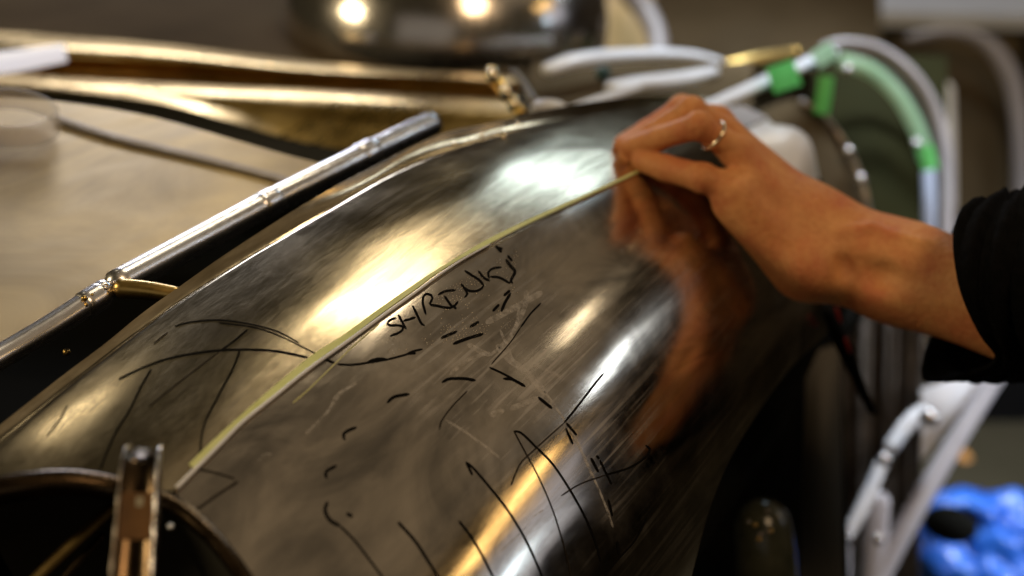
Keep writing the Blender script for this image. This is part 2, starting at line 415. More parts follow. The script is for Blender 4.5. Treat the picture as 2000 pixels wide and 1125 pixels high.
# ---- marks on the fender: laid on the real panel meshes
from mathutils.bvhtree import BVHTree
def bvh(o): return BVHTree.FromPolygons([v.co[:] for v in o.data.vertices], [tuple(p.vertices) for p in o.data.polygons])
TREES = {fender_side: bvh(fender_side), fender_top: bvh(fender_top)}
def lay(px, py, panel, off):
    px = np.asarray(px, float); py = np.asarray(py, float); sh = px.shape; out = np.zeros(sh+(3,))
    base = hit(px, py); nb = fnrm(base); d0 = ray(px, py)
    for i in np.ndindex(*sh):
        loc, no, _, _ = TREES[panel].ray_cast(Vector(EYE), Vector(d0[i]).normalized())
        out[i] = (np.array(loc) if loc is not None and (np.array(loc)-base[i])@(np.array(loc)-base[i]) < 4e-4 else base[i]+nb[i]*.0006)+nb[i]*off
    return out
def ribbon(name, pts, wpx, m_, parent, off, n=None, taper=True, th=.00008, **props):
    a = np.array(pts, float); ln = np.linalg.norm(np.diff(a[:, :2], axis=0), axis=1).sum()
    n = n or int(max(8, min(90, ln/5)))
    c = curve(np.column_stack([a[:, :2], np.broadcast_to(np.asarray(wpx, float), (len(a),))]), n)
    p, wd = c[:, :2], c[:, 2].copy()
    tt = np.gradient(p, axis=0); tt /= np.linalg.norm(tt, axis=1, keepdims=True)+1e-9
    nr = np.stack([-tt[:, 1], tt[:, 0]], 1)
    if taper:
        s = np.linspace(0, 1, n)*ln; e = np.minimum(s, ln-s); wd = wd*np.sqrt(np.clip(e/(wd*.6+1e-6)+.15, 0, 1))
    k = np.array([-.5, 0, .5])
    q = p[:, None]+nr[:, None]*(wd[:, None]*k[None])[..., None]
    h = lay(q[..., 0], q[..., 1], parent or fender_top, off)
    return sheet(name, h, th, m_, parent, **props)
def T(pts, ox, oy, s): return [(ox+x/s, oy+y/s) for x, y in pts]
tx = lambda *p: T(p, 700, 450, 4.1675)
c5 = lambda *p: T(p, 600, 400, 2.8129)
c8 = lambda *p: T(p, 600, 725, 2.8129)
c4 = lambda *p: T(p, 0, 400, 2.8129)
c7 = lambda *p: T(p, 0, 725, 2.8129)
SO, TO = .0002, .0002      # offsets above side panel and top panel
def letter(strokes, w_=4.4):
    """one handwritten letter as one mesh of several strokes"""
    vs, fs, o = [], [], 0
    for s in strokes:
        ob = ribbon('letter', s, w_, M['ink'], fender_side, SO)
        ob.parent = None; me = ob.data; v = np.array([x.co[:] for x in me.vertices]); vs.append(v)
        fs += [tuple(i+o for i in p.vertices) for p in me.polygons]; o += len(v)
        bpy.data.objects.remove(ob); bpy.data.meshes.remove(me)
    return mesh('letter', np.vstack(vs), fs, M['ink'], fender_side)
letter([tx((308, 713), (262, 727), (236, 758), (262, 774), (330, 772), (366, 795), (335, 830), (258, 862))])
letter([tx((325, 686), (356, 745), (390, 806)), tx((365, 738), (420, 722), (465, 708)), tx((440, 612), (478, 688), (510, 755), (540, 776))])
letter([tx((530, 528), (524, 590), (550, 685)), tx((518, 550), (548, 519), (590, 526), (602, 560), (580, 602), (640, 614), (700, 628), (755, 630))])
letter([tx((648, 526), (705, 496), (792, 486)), tx((700, 533), (735, 585), (768, 628)), tx((735, 637), (785, 610), (812, 578)), tx((768, 612), (797, 638))])
letter([tx((862, 546), (886, 520), (868, 478), (834, 435)), tx((834, 437), (880, 482), (930, 496), (982, 486), (1016, 452), (985, 405), (930, 370), (864, 327))])
letter([tx((974, 328), (1020, 385), (1072, 411)), tx((1166, 300), (1095, 310), (1056, 345), (1066, 392)), tx((1072, 377), (1150, 385), (1235, 433))])
ink = [  # strokes on the side panel: points, width in pixels
 (tx((1200, 236), (1238, 290), (1275, 335), (1252, 385), (1240, 415), (1256, 432)), 6.5), (tx((1214, 204), (1252, 250)), 5), (tx((1116, 125), (1140, 150), (1166, 178)), 6), (tx((1138, 140), (1175, 152)), 4),
 (tx((1235, 488), (1183, 532)), 6), (tx((1240, 510), (1192, 590), (1164, 662)), 6.5), (tx((1146, 603), (1093, 658)), 6), (tx((982, 744), (908, 786)), 6), (tx((803, 822), (740, 848), (672, 878)), 6), (tx((1016, 842), (890, 880), (770, 925)), 6.5),
 (tx((-170, 1090), (-60, 1095), (60, 1080), (200, 1058), (300, 1035), (390, 1010), (440, 985), (522, 967)), 4), (tx((70, 1074), (150, 1046), (238, 1050)), 5), (tx((395, 1004), (468, 999)), 5),
 (tx((1486, 592), (1400, 680), (1320, 790)), 4), (c5((100, 850), (150, 870)), 4.5), (c5((740, 976), (780, 957), (860, 955), (926, 966)), 6), (c5((438, 1088), (480, 1055), (562, 1040)), 6.5),
 (c5((1000, 893), (1080, 930), (1196, 994)), 4), (c5((1076, 955), (1130, 961), (1198, 999)), 5.5), (c5((1268, 1057), (1345, 1119)), 6), (c8((1630, 10), (1580, 70), (1480, 200), (1410, 285)), 4.6),
 (c8((272, 308), (218, 330), (198, 352), (208, 378)), 6.5), (c8((162, 519), (112, 545), (100, 560), (108, 590)), 6.5), (c8((112, 716), (98, 765), (125, 818), (182, 852)), 7.5), (c8((180, 850), (260, 930), (330, 1020), (420, 1140)), 4.5), (c8((215, 780), (250, 800)), 7),
 (c8((498, 828), (590, 930), (650, 1020), (730, 1150)), 6), (c8((833, 822), (900, 910), (960, 1010), (1030, 1150)), 5), (c8((872, 498), (930, 552), (1080, 735), (1180, 890), (1240, 1010), (1300, 1150)), 4.6), (c8((908, 572), (888, 530), (872, 498)), 5),
 (c8((1135, 328), (1180, 343), (1260, 420), (1340, 500), (1430, 630), (1520, 790), (1580, 930), (1612, 1045)), 4.2), (c8((1422, 284), (1480, 352)), 5.5), (c8((1420, 314), (1460, 402)), 4.5), (c8((1558, 476), (1600, 556)), 5.5), (c8((1588, 463), (1604, 482)), 4.5), (c8((1608, 488), (1636, 550), (1672, 622)), 4.5),
 (c8((1858, 406), (1882, 430), (1860, 472), (1770, 530), (1640, 570)), 4.6), (c8((1653, 704), (1676, 797)), 5), (c8((1703, 934), (1713, 1012)), 5.5), (c8((1866, 803), (1800, 930), (1720, 1020), (1630, 1125)), 3.6)]
for p, wd in ink: ribbon('pen_stroke', p, wd*.92, M['ink'], fender_side, SO)
thin = [(tx((1320, 790), (1230, 920), (1080, 1092)), 2.6), (c8((1410, 285), (1250, 430), (1170, 510), (1118, 628)), 3), (c8((1135, 328), (1200, 450), (1270, 580), (1340, 740), (1390, 890), (1430, 1040), (1455, 1150)), 2.4),
 (c8((1640, 570), (1500, 620), (1395, 685)), 3), (c8((726, 322), (740, 270), (800, 190), (880, 108)), 3), (c7((1090, 540), (1180, 558), (1290, 592)), 3.5), (c7((1310, 605), (1180, 690), (1060, 778)), 5)]
for p, wd in thin: ribbon('pen_stroke', p, wd, M['ink_thin'], fender_side, SO)
topink = [(c4((960, 668), (1050, 645), (1200, 634), (1360, 654), (1520, 695), (1645, 760)), 3), (c4((1200, 648), (1400, 675), (1560, 732), (1752, 828)), 2.6), (c4((650, 960), (800, 890), (950, 840), (1150, 806), (1310, 797), (1500, 803), (1692, 840)), 5),
 (c4((1362, 684), (1290, 745), (1210, 805)), 4), (c4((1318, 800), (1280, 900), (1210, 1030), (1120, 1215), (1098, 1370)), 5), (c4((832, 903), (770, 1010), (715, 1125), (640, 1245), (580, 1380), (550, 1455)), 5), (c7((372, 188), (312, 290), (255, 362)), 4)]
for p, wd in topink: ribbon('pen_stroke', p, wd*.85, M['ink'], fender_top, TO)
for p, wd in [(c4((1210, 805), (1150, 850), (980, 980), (818, 1112)), 2.4), (c4((922, 700), (845, 765)), 2.6)]: ribbon('pen_stroke', p, wd, M['ink_thin'], fender_top, TO)
scr = [(c5((1205, 470), (1195, 560), (1160, 640), (1110, 740), (1050, 800)), 9), (c5((1165, 560), (1140, 680), (1060, 780), (1000, 830)), 6), (c5((1290, 480), (1150, 560), (980, 650)), 12), (c5((1040, 770), (1110, 850), (1190, 910), (1310, 1040)), 13), (c5((880, 765), (960, 810), (1010, 825)), 10),
 (c5((780, 935), (880, 855), (1000, 812)), 7), (c5((1115, 1122), (1270, 1060)), 11), (c5((1000, 1160), (1080, 1128)), 12), (c8((1270, 60), (1420, 280), (1500, 420), (1580, 600), (1640, 740), (1680, 860)), 4), (c8((1300, 110), (1445, 320), (1540, 520), (1610, 670), (1660, 800)), 4), (c8((270, 60), (180, 130), (100, 240)), 5), (c8((760, 270), (860, 330), (960, 400), (1060, 480)), 5), (c8((1300, 760), (1230, 810), (1190, 870), (1060, 990)), 4),
 (c5((1060, 690), (1120, 830), (1150, 900)), 5), (c5((1240, 880), (1300, 900), (1400, 950)), 6), (c7((1420, 495), (1450, 465), (1490, 455)), 6), (c7((1960, 70), (1850, 130), (1800, 220), (1680, 345)), 4)]
for p, wd in scr: ribbon('scuff_mark', p, wd, M['scratch'], fender_side, .00015)
ribbon('yellow_line', c5((395, 655), (250, 780), (120, 905), (0, 1022), (-80, 1090)), 3, M['yellow_thin'], fender_side, .00015)  # thin yellowish line below the seam

sv = []; sf = []
for a_ in range(46):
    for b_ in range(30):
        x_ = 748+a_*6.0+b_*1.2; y_ = 640-a_*3.55+b_*4.3
        q_ = math.sin(x_*.043+1)+math.sin(y_*.061+x_*.02)+.6*math.sin(x_*.11-y_*.07)
        if q_+rng.normal()*.8 < .55 or y_ > 690-(x_-760)*.18 or x_ > 1010: continue
        sv.append((x_+rng.normal()*1.3, y_+rng.normal()*1.3))
sv = np.array(sv); kk_ = np.array([(-.9, .4), (.2, -.7), (.9, -.3), (-.1, .7)])
cr_ = lay(sv[:, None, 0]+kk_[None, :, 0], sv[:, None, 1]+kk_[None, :, 1], fender_side, .0001)
ap_ = cr_.mean(1)+fnrm(cr_.mean(1))*.0002
vv__ = np.concatenate([cr_, ap_[:, None]], 1).reshape(-1, 3); ff__ = [(5*i_+a_, 5*i_+(a_+1) % 4, 5*i_+4) for i_ in range(len(sv)) for a_ in range(4)]
mesh('weave_specks', vv__, ff__, M['speck'], fender_side, False, kind='stuff')

YEL = [(376, 914), (430, 861), (490, 806), (555, 749), (620, 696), (671, 662), (742, 609), (813, 559), (850, 533), (906, 499), (959, 470), (1027, 436), (1112, 397), (1180, 366), (1250, 333)]
yw = [16, 16, 15, 14, 13, 11, 10, 9, 6, 7, 10, 8, 7, 6, 5]
ribbon('yellow_tape', [(*a, b) for a, b in zip(YEL, yw)], [q*k for q, k in zip(yw, np.linspace(1.15, .8, 15))], M['yellow'], None, .0006, n=160, taper=False, th=.0003, label='narrow yellow-green tape strip along the fender seam, its far end held by the hand', category='tape')
cord = [(345, 957), (427, 875), (473, 829), (535, 779), (601, 726), (671, 676), (742, 624), (813, 573), (856, 541), (902, 511), (955, 481)]
cp = curve(cord, 420); h = hit(cp[:, 0], cp[:, 1]); h = h+fnrm(h)*.0016
tw = .0011*(1+.16*np.sin(np.arange(420)*1.7))*np.interp(np.arange(420), [0, 90, 300, 419], [.95, .9, .85, .4])
v, f = tubegeo(h, tw, 8)
mesh('edging_cord', v, f, M['white'], None, True, label='thin ribbed grey-white edging cord lying just below the yellow tape', category='cord')

# ------------------------------------------------------------------ car: front end
def dpt(px, py): return float(np.dot(hit(np.array([px]), np.array([py]))[0]-EYE, F))
ringp = [(-60, 972, .640), (30, 952, .643), (130, 943, .648), (225, 955, .652), (330, 985, .650), (400, 1035, .640), (455, 1098, .630), (510, 1180, .620)]
hr = tube('headlight_ring', ringp, [28, 28, 27, 25, 19, 17, 17, 17], M['bronze'], car, n=80, seg=18)
# bowl behind the ring
c = curve(ringp, 60)[:, :3]; ctr = np.array([150, 1330, .74]); t = np.linspace(0, 1, 14)[None, :, None]
bw = c[:, None]*(1-t)+ctr*t; bw[..., 2] += .05*np.sin(t[..., 0]*np.pi/2)
sheet('headlight_bowl', V(bw[..., 0], bw[..., 1]+6, bw[..., 2]), .001, M['dark'], car)
tube('headlight_strut', [(228, 985, .652), (150, 1055, .648), (50, 1150, .642)], 17, M['dullbrass'], car, n=20, flat=.5)
tube('headlight_strut', [(205, 1040, .675), (150, 1100, .67), (100, 1160, .665)], 11, M['bronze'], car, n=20, flat=.5)
# clamp bar over the ring: a channel with raised bright edges
pth = curve(VP([(283, 876, .634), (277, 892, .619), (273, 925, .611), (268, 1000, .602), (262, 1080, .594), (256, 1170, .586)]), 40)
wm = 40*px2m(.61)
prof = [(-1.0, -.0040), (-1.0, .0), (-.96, .0022), (-.86, .0024), (-.80, .0006), (0, .0), (.80, .0006), (.86, .0024), (.96, .0022), (1.0, 0), (1.0, -.0040)]
tv = np.gradient(pth, axis=0); tv /= np.linalg.norm(tv, axis=1, keepdims=True)
side = np.broadcast_to(R, tv.shape); nrm_ = np.cross(side, tv); nrm_ /= np.linalg.norm(nrm_, axis=1, keepdims=True)
if np.dot(nrm_[20], EYE-pth[20]) < 0: nrm_ = -nrm_
g = np.stack([pth+side*(a*wm*np.linspace(.90, 1.06, 40)[:, None])+nrm_*b for a, b in prof], 1)
hb = sheet('headlight_clamp', g, .0012, M['bronze'], car, label='dark bronze clamp bar with bright edges')
for sgn in (-1, 1):
    p = pth[3:]+side[3:]*(sgn*.92*wm*np.linspace(.90, 1.06, 40)[3:, None])+nrm_[3:]*.0023
    v, f = tubegeo(p, .0005*(1+.5*np.sin(np.arange(len(p))*.9)), 8); mesh('clamp_edge', v, f, M['bright'] if sgn > 0 else M['greymetal'], hb)  # right edge brighter, left edge duller
v, f = tubegeo(pth[5:8]+nrm_[5:8]*.002, .0001, 6)
gg = g[17:28, 4:7]+nrm_[17:28, None]*.0007
sheet('amber_reflection', gg, .0002, mottled('amber reflection', (.10, .045, .009), (.15, .07, .016), 90, .5, 0.0), hb)  # amber reflection put on as a coloured sheet
gg = g[18:21, 5:6]+nrm_[18:21, None]*.0012+np.linspace(-.0005, .0025, 4)[None, :, None]*R
sheet('sticker', gg, .0002, mat('grey sticker', (.32, .30, .22), .5), hb)
ball('bright_dot', V(np.array(333.), np.array(1029.), np.array(.632)), .0016, M['bright'], car)  # bright bead added in place of a highlight dot

# ------------------------------------------------------------------ car: frame tube, hood, engine bay
tubepts = [(-80, 742, .745), (0, 697, .770), (110, 632, .800), (215, 562, .832), (400, 464, .905), (520, 400, .955), (650, 335, 1.01), (760, 281, 1.065), (852, 238, 1.115)]
ft = tube('frame_tube', tubepts[3:], [29, 28, 27, 26, 25, 24], M['bright'], car, n=70, seg=20)
tube('frame_tube', tubepts[:4], [25, 25, 25, 25], M['bright'], car, n=40, seg=20)
for a, b in (((498, 412, .945), (545, 387, .966)), ((690, 315, 1.03), (735, 293, 1.053))):
    tube('collar', [a, b], 28.5, M['bright'], ft, n=10, seg=20)
tube('collar', [(155, 603, .812), (205, 572, .829)], 28, M['bright'], ft, n=10, seg=20)
for k in range(16):
    u_ = rng.uniform(0, 1); px = 165+60*u_+rng.normal()*6; py = 598-42*u_+rng.normal()*9
    ball('weld_bead', V(np.array(px), np.array(py), np.array(.815+.02*u_-.006)), rng.uniform(.0010, .0022), M['bright'] if k % 2 else M['brass'], ft, nu=10, nv=6)
tube('cross_tube', [(222, 562, .828), (290, 568, .826), (362, 580, .826)], [20, 19, 17], M['brass'], car, n=14)
hp0, hn = np.array([-.16, -.2, .885]), np.array([.20, 0.02, 1.0])
top = curve([(-120, 186), (0, 189), (150, 203), (300, 230), (450, 272), (560, 304), (690, 336)], 90)
bot = curve([(-120, 760), (0, 690), (110, 625), (215, 556), (400, 458), (520, 395), (690, 314)], 90)
t = np.linspace(0, 1, 70)[None, :, None]; g2 = top[:, None]*(1-t)+bot[:, None]*t
H = onplane(g2[..., 0], g2[..., 1], hp0, hn)
lx, ly = np.array([120, 238.]), np.array([545, 352.]); dv = (ly-lx)/np.linalg.norm(ly-lx)
dist = (g2[..., 0]-lx[0])*-dv[1]+(g2[..., 1]-lx[1])*dv[0]-10*np.sin((g2[..., 0]-120)/425*np.pi)
H = H+np.array([0, 0, 1])*(wob(H, .0012, 12, 9))[..., None]
hood = sheet('hood', H, .0015, M['hood'], car)
sp = curve([(105, 228), (230, 268), (380, 304), (560, 350)], 50); k_ = np.array([-6, 0, 6.])
g2 = sp[:, None]+np.array([-.25, 1.0])[None, None]*k_[None, :, None]
sh_ = onplane(g2[..., 0], g2[..., 1], hp0+np.array([0, 0, .0022]), hn); sh_[:, 1] += np.array([0, 0, .0008])
sheet('hood_strip', sh_, .0006, alloy('dull strip', (.36, .30, .22), (.24, .19, .13), .5, .6, aniso=0), hood)  # duller, darker strip laid across the hood
# engine bay darkness: pan and inner wing coloured black for the shade
v, f = boxgeo((-.45, -.05, .60), np.eye(3), (.55, .62, .01)); mesh('bay_shade_pan', v, f, M['black'], car, False)
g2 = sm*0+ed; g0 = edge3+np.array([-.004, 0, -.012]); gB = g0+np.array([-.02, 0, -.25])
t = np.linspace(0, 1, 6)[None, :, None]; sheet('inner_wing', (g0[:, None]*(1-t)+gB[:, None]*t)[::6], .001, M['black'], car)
ball('bolt', V(np.array(130.), np.array(688.), np.array(.86)), .0022, M['brass'], car)

# scuttle flange bands across the car
xs = [-100, 0, 300, 600, 800, 1010]
rowsy = [(58, 62, 86, 120, 136, 150, 1.60), (78, 82, 98, 130, 143, 156, 1.52), (100, 106, 120, 142, 152, 163, 1.50), (124, 130, 142, 156, 164, 172, 1.53), (132, 138, 150, 166, 174, 182, 1.53), (140, 146, 164, 180, 190, 204, 1.46), (150, 156, 176, 202, 214, 224, 1.43), (156, 160, 186, 234, 252, 242, 1.42), (160, 166, 198, 278, 300, 262, 1.395)]
ctl = np.array([[[xs[k], r_[k], r_[6]-.12*(k/5)] for k in range(6)] for r_ in rowsy])
gr = np.stack([curve(ctl[i], 80) for i in range(len(rowsy))], 0)
gr = np.stack([curve(gr[:, j], 60) for j in range(80)], 0)
sheet('scuttle_flange', V(gr[..., 0], gr[..., 1], gr[..., 2]), .0015, M['brass'], car)
patch('scuttle_panel', [(-150, -60, 2.3), (760, -60, 2.3), (1080, 170, 1.6), (-150, 75, 1.66)], .002, M['brownpanel'], car, n=16, bulge=.02)
patch('added_backdrop', [(1180, -80, 2.75), (1720, -80, 2.75), (1720, 135, 2.4), (1180, 135, 2.4)], .002, M['brownpanel'], car, n=16, bulge=.02)  # added backdrop giving the brown tone the dim wall lacks
# blister on the scuttle
bc = V(np.array(872.), np.array(48.), np.array(1.80))
ball('blister', bc, 1.0, M['dome'], car, scale=(.205, .20, .17), nu=56, nv=32)
tube('blister_rim', [(600, 60, 1.83), (640, 112, 1.76), (760, 146, 1.72), (900, 152, 1.71), (1040, 138, 1.72), (1120, 108, 1.76), (1160, 60, 1.8)], 12, M['dome'], car, n=60, flat=.6)
tube('cockpit_hoop', [(1215, -30, 2.2), (1258, 20, 2.2), (1282, 70, 2.18), (1285, 130, 2.15)], [24, 22, 20, 18], M['lilac'], car, n=40)
patch('seat_back', [(1195, -40, 2.35), (1270, -40, 2.35), (1290, 110, 2.3), (1160, 110, 2.3)], .02, mottled('tan seat', (.42, .30, .13), (.52, .38, .18), 9, .6), car, bulge=.02)
tube('tail_lamp', [(1130, 30, 2.15), (1165, 36, 2.15)], 13, mat('amber lens', (.42, .09, .01), .3), car, n=14)
# windscreen frame members
tube('screen_frame', [(1062, 140, 1.48), (1130, 118, 1.50), (1230, 108, 1.55), (1340, 108, 1.6), (1412, 122, 1.62)], [20, 24, 22, 17, 12], M['white'], car, n=50, flat=.6)
tube('screen_frame', [(1185, 172, 1.40), (1250, 164, 1.42), (1330, 155, 1.46), (1398, 138, 1.5)], [18, 25, 25, 15], M['white'], car, n=40, flat=.6)
tube('screen_pillar', [(1085, 228, 1.24), (1160, 200, 1.28), (1252, 168, 1.34)], [15, 16, 13], M['white'], car, n=30, flat=.6)
tube('screen_pillar', [(1370, 215, 1.36), (1450, 180, 1.42), (1540, 140, 1.50), (1632, 98, 1.58)], [17, 18, 18, 15], M['white'], car, n=40, flat=.6)
ball('screen_bracket', V(np.array(1075.), np.array(216.), np.array(1.22)), .012, M['white'], car, scale=(1.5, 1, .8))
ball('screen_clip', V(np.array(1178.), np.array(143.), np.array(1.40)), .008, mat('teal clip', (.02, .07, .08), .4), car)
patch('bulkhead', [(1040, 120, 1.62), (1470, 120, 1.72), (1470, 240, 1.52), (1030, 235, 1.40)], .002, M['brownpanel'], car, bulge=.01)
patch('scuttle_bracket', [(1385, 208, 1.33), (1452, 206, 1.33), (1500, 228, 1.30), (1436, 256, 1.27)], .002, M['lilac'], car)

# door opening side
patch('door_skin', [(1590, 110, 1.95), (1850, 110, 1.95), (1850, 640, 1.75), (1590, 640, 1.75)], .002, M['olive'], car, n=20, bulge=.03)
hoop = [(1600, 95, 1.80), (1650, 84, 1.80), (1720, 98, 1.80), (1785, 148, 1.79), (1830, 225, 1.78), (1850, 320, 1.76), (1850, 440, 1.73), (1842, 600, 1.70)]
tube('door_hoop', hoop, [9, 10, 11, 12, 12, 12, 13, 13], M['lilac'], car, n=80)
tube('door_hoop', [(1628, 108, 1.85), (1700, 124, 1.85), (1768, 176, 1.84), (1812, 250, 1.83), (1830, 330, 1.82), (1832, 560, 1.78)], 9, M['dark'], car, n=60)
tube('door_edge', [(1813, 330, 1.76), (1815, 400, 1.74), (1812, 520, 1.72)], 13, mottled('blue grey edge', (.28, .32, .42), (.36, .40, .50), 10, .4), car, n=30)
# dark drum with a thin rim (spare wheel cover) behind the hand
dr = np.array([(1480, 215), (1560, 195), (1630, 255), (1680, 335), (1700, 430)], float)
a = curve(dr, 40); b = curve([(1440, 300), (1470, 300), (1500, 350), (1540, 420), (1580, 480)], 40)
t = np.linspace(0, 1, 20)[None, :]
g2 = a[:, None]*(1-t[..., None])+b[:, None]*t[..., None]
sheet('wheel_cover', V(g2[..., 0], g2[..., 1], 1.58-.06*np.sin(t*np.pi*.6)+0*g2[..., 0]), .002, M['brownpanel'], car)
tube('cover_rim', [(1560, 196, 1.57), (1605, 226, 1.57), (1640, 268, 1.57), (1672, 325, 1.56), (1692, 390, 1.55), (1700, 450, 1.55)], 7, M['greymetal'], car, n=50)
for x, y in ((1682, 350), (1658, 296)): ball('bright_dot', V(np.array(float(x)), np.array(float(y)), np.array(1.545)), .006, M['bright'], car)
for x, y in ((1657, 136), (1790, 280), (1765, 712), (1440, 160)): ball('bright_dot', V(np.array(float(x)), np.array(float(y)), np.array(1.70)), .0055, M['bright'], car)  # bright beads added for out-of-focus light spots
ball('bright_dot', V(np.array(1555.), np.array(103.), np.array(1.62)), .006, M['brass'], car)
tube('scuttle_rail', [(1410, 132, 1.72), (1480, 118, 1.74), (1560, 104, 1.78)], [13, 15, 13], M['brass'], car, n=30)

# wheel opening: liner coloured black for the shade, side panel with vertical flutes
lin = curve([(1300, 1160), (1350, 1000), (1420, 860), (1520, 720), (1620, 600), (1660, 480)], 40)
t = np.linspace(0, 1, 20)[None, :, None]
ri = curve([(1660, 1180), (1655, 1000), (1650, 860), (1645, 720), (1655, 600), (1680, 480)], 40)
g2 = lin[:, None]*(1-t)+ri[:, None]*t
sheet('wheel_liner', V(g2[..., 0], g2[..., 1], 1.22+.16*t[..., 0]+0*g2[..., 0]), .002, M['black'], car)
patch('liner_flange', [(1575, 690, 1.30), (1640, 670, 1.30), (1648, 1180, 1.26), (1560, 1180, 1.26)], .003, M['dark'], car, bulge=.006)
uu, vv = np.meshgrid(np.linspace(0, 1, 80), np.linspace(0, 1, 20), indexing='ij')
px_ = 1625+(1805-1625)*uu-14*vv; py_ = 540+660*vv
g = V(px_, py_, 1.62+0*uu); g = g+gnormals(g)*(.010*np.sin(uu*21+.7)+.006*np.sin(uu*47))[..., None]
sheet('door_panel', g, .002, M['greymetal'], car)
tube('wheel_damper', [(1500, 1180, 1.16), (1495, 1080, 1.15), (1488, 1010, 1.15), (1484, 975, 1.15)], [62, 60, 52, 30], mottled('dark glossy green', (.02, .024, .016), (.06, .06, .04), 40, .18), car, n=40, seg=24)
for k in range(7):
    ball('damper_speck', V(np.array(1478.+rng.normal()*16), np.array(985.+rng.uniform(0, 80)), np.array(1.085)), .002, M['brass'] if k % 2 else M['greymetal'], car, nu=8, nv=6)  # small metal specks on the damper

# ------------------------------------------------------------------ loose things round the car
tube('rubber_strap', [(1600, 590, 1.12), (1640, 660, 1.14), (1672, 735, 1.17), (1705, 808, 1.2)], [32, 26, 17, 13], M['rubber'], None, n=40, flat=.5, label='black rubber strap hanging diagonally beside the wheel opening', category='strap')
bs = bpy.data.objects['rubber_strap']
for a, b in (((1632, 600, 1.10), (1642, 632, 1.11)), ((1650, 660, 1.12), (1660, 690, 1.13))):
    tube('red_edge', [a, b], 4, M['red'], bs, n=6)
def tape(pts, w0, d, label, m_='green', name='masking_tape'):
    a = curve(pts, 30); tt = np.gradient(a, axis=0); tt /= np.linalg.norm(tt, axis=1, keepdims=True); nr = np.stack([-tt[:, 1], tt[:, 0]], 1)
    g2 = a[:, None]+nr[:, None]*(np.linspace(-.5, .5, 5)[None]*w0)[..., None]
    dd = np.broadcast_to(d, (30,))[:, None]-.004*np.cos(np.linspace(-1, 1, 5))[None]*1.0
    return sheet(name, V(g2[..., 0], g2[..., 1], dd), .0006, M[m_], None, label=label, category='tape', group='green masking tape on the car')
tape([(1505, 158), (1530, 150), (1558, 140)], 52, np.linspace(1.42, 1.46, 30), 'green masking tape wrapped low round the sloping white screen pillar')
tape([(1592, 118), (1612, 106), (1630, 96)], 36, np.linspace(1.50, 1.53, 30), 'lit green tape at the upper end of the white screen pillar', 'litgreen')
tape([(1614, 148), (1610, 185), (1604, 222)], 30, np.full(30, 1.56), 'short upright bright green tape strip above the dark wheel cover')
tape([(1640, 118), (1700, 138), (1755, 188), (1793, 255), (1810, 312)], 33, np.full(30, 1.72), 'long curved lit green tape following the door hoop', 'litgreen')
tape([(1806, 285), (1813, 310), (1818, 332)], 32, np.full(30, 1.712), 'bright green tape end at the foot of the curved lit tape')
# pin and hose at the scuttle
pin = empty('hood_pin', (0, 0, 0), 'slanted shiny brass hood pin standing at the scuttle edge', 'pin')
tube('shaft', [(955, 135, 1.23), (985, 178, 1.21), (1022, 226, 1.19)], [13, 13, 12], M['brass'], pin, n=30)
for x, y in ((963, 148), (988, 182), (1004, 204)): ball('bead', V(np.array(float(x)), np.array(float(y)), np.array(1.195)), .0062, M['ring'], pin)
tube('clear_hose', [(1000, 138, 1.30), (1025, 168, 1.28), (1048, 205, 1.25)], 7, M['greymetal'], None, n=20, label='thin grey hose beside the brass hood pin', category='hose')
patch('rear_sheen_sheet', [(1438, 262, 1.24), (1500, 232, 1.32), (1618, 372, 1.30), (1540, 380, 1.20)], .002, M['white'], car, n=24, bulge=.03)  # white sheet added in place of the metal's bright reflection
# specks on the fender near the scuttle
for x, y, s in ((1012, 247, 6), (985, 268, 5), (940, 268, 5), (888, 285, 5)):
    ball('fender_bolt', hit(np.array([float(x)]), np.array([float(y)]))[0]+np.array([0, 0, .002]), s*px2m(1.05), M['ring'], fender_top, scale=(1, 1, .6))
# tape roll on the hood
rp = onplane(np.array([18.]), np.array([232.]), hp0+np.array([0, 0, .010]), hn)[0]
th = np.linspace(0, 2*np.pi, 40, endpoint=False); v = []; f = []
for zz, rr in ((-.006, .034), (.008, .034), (.008, .029), (-.006, .029)):
    for q_ in th: v.append(rp+np.array([rr*math.cos(q_), rr*math.sin(q_), zz-.2*rr*math.cos(q_)]))
for k in range(4):
    for j in range(40): f.append((k*40+j, k*40+(j+1) % 40, ((k+1) % 4)*40+(j+1) % 40, ((k+1) % 4)*40+j))
mesh('plastic_ring', v, f, mottled('clear plastic', (.60, .56, .52), (.70, .66, .62), 30, .5, Alpha=.30), None, True, label='pale see-through plastic ring lying on the hood at the left edge', category='ring')
lt = mat('glowing white strip', (.85, .86, .92), .3); lt.node_tree.nodes['Principled BSDF'].inputs['Emission Color'].default_value = (.86, .88, 1, 1); lt.node_tree.nodes['Principled BSDF'].inputs['Emission Strength'].default_value = .62  # glow added to a plain white strip to brighten it
tube('glow_strip', [(-80, 132, 1.38), (30, 119, 1.39), (128, 103, 1.40)], [22, 21, 17], lt, None, n=24, rounded=False, label='white strip with added glow, lying on the gold scuttle flange at the far left', category='strip')
tube('bottle_cap', [(368, -20, 2.0), (370, 5, 2.0), (371, 22, 2.0)], 18, M['lilac'], None, n=12, label='small white cap standing on the dark scuttle panel', category='cap')

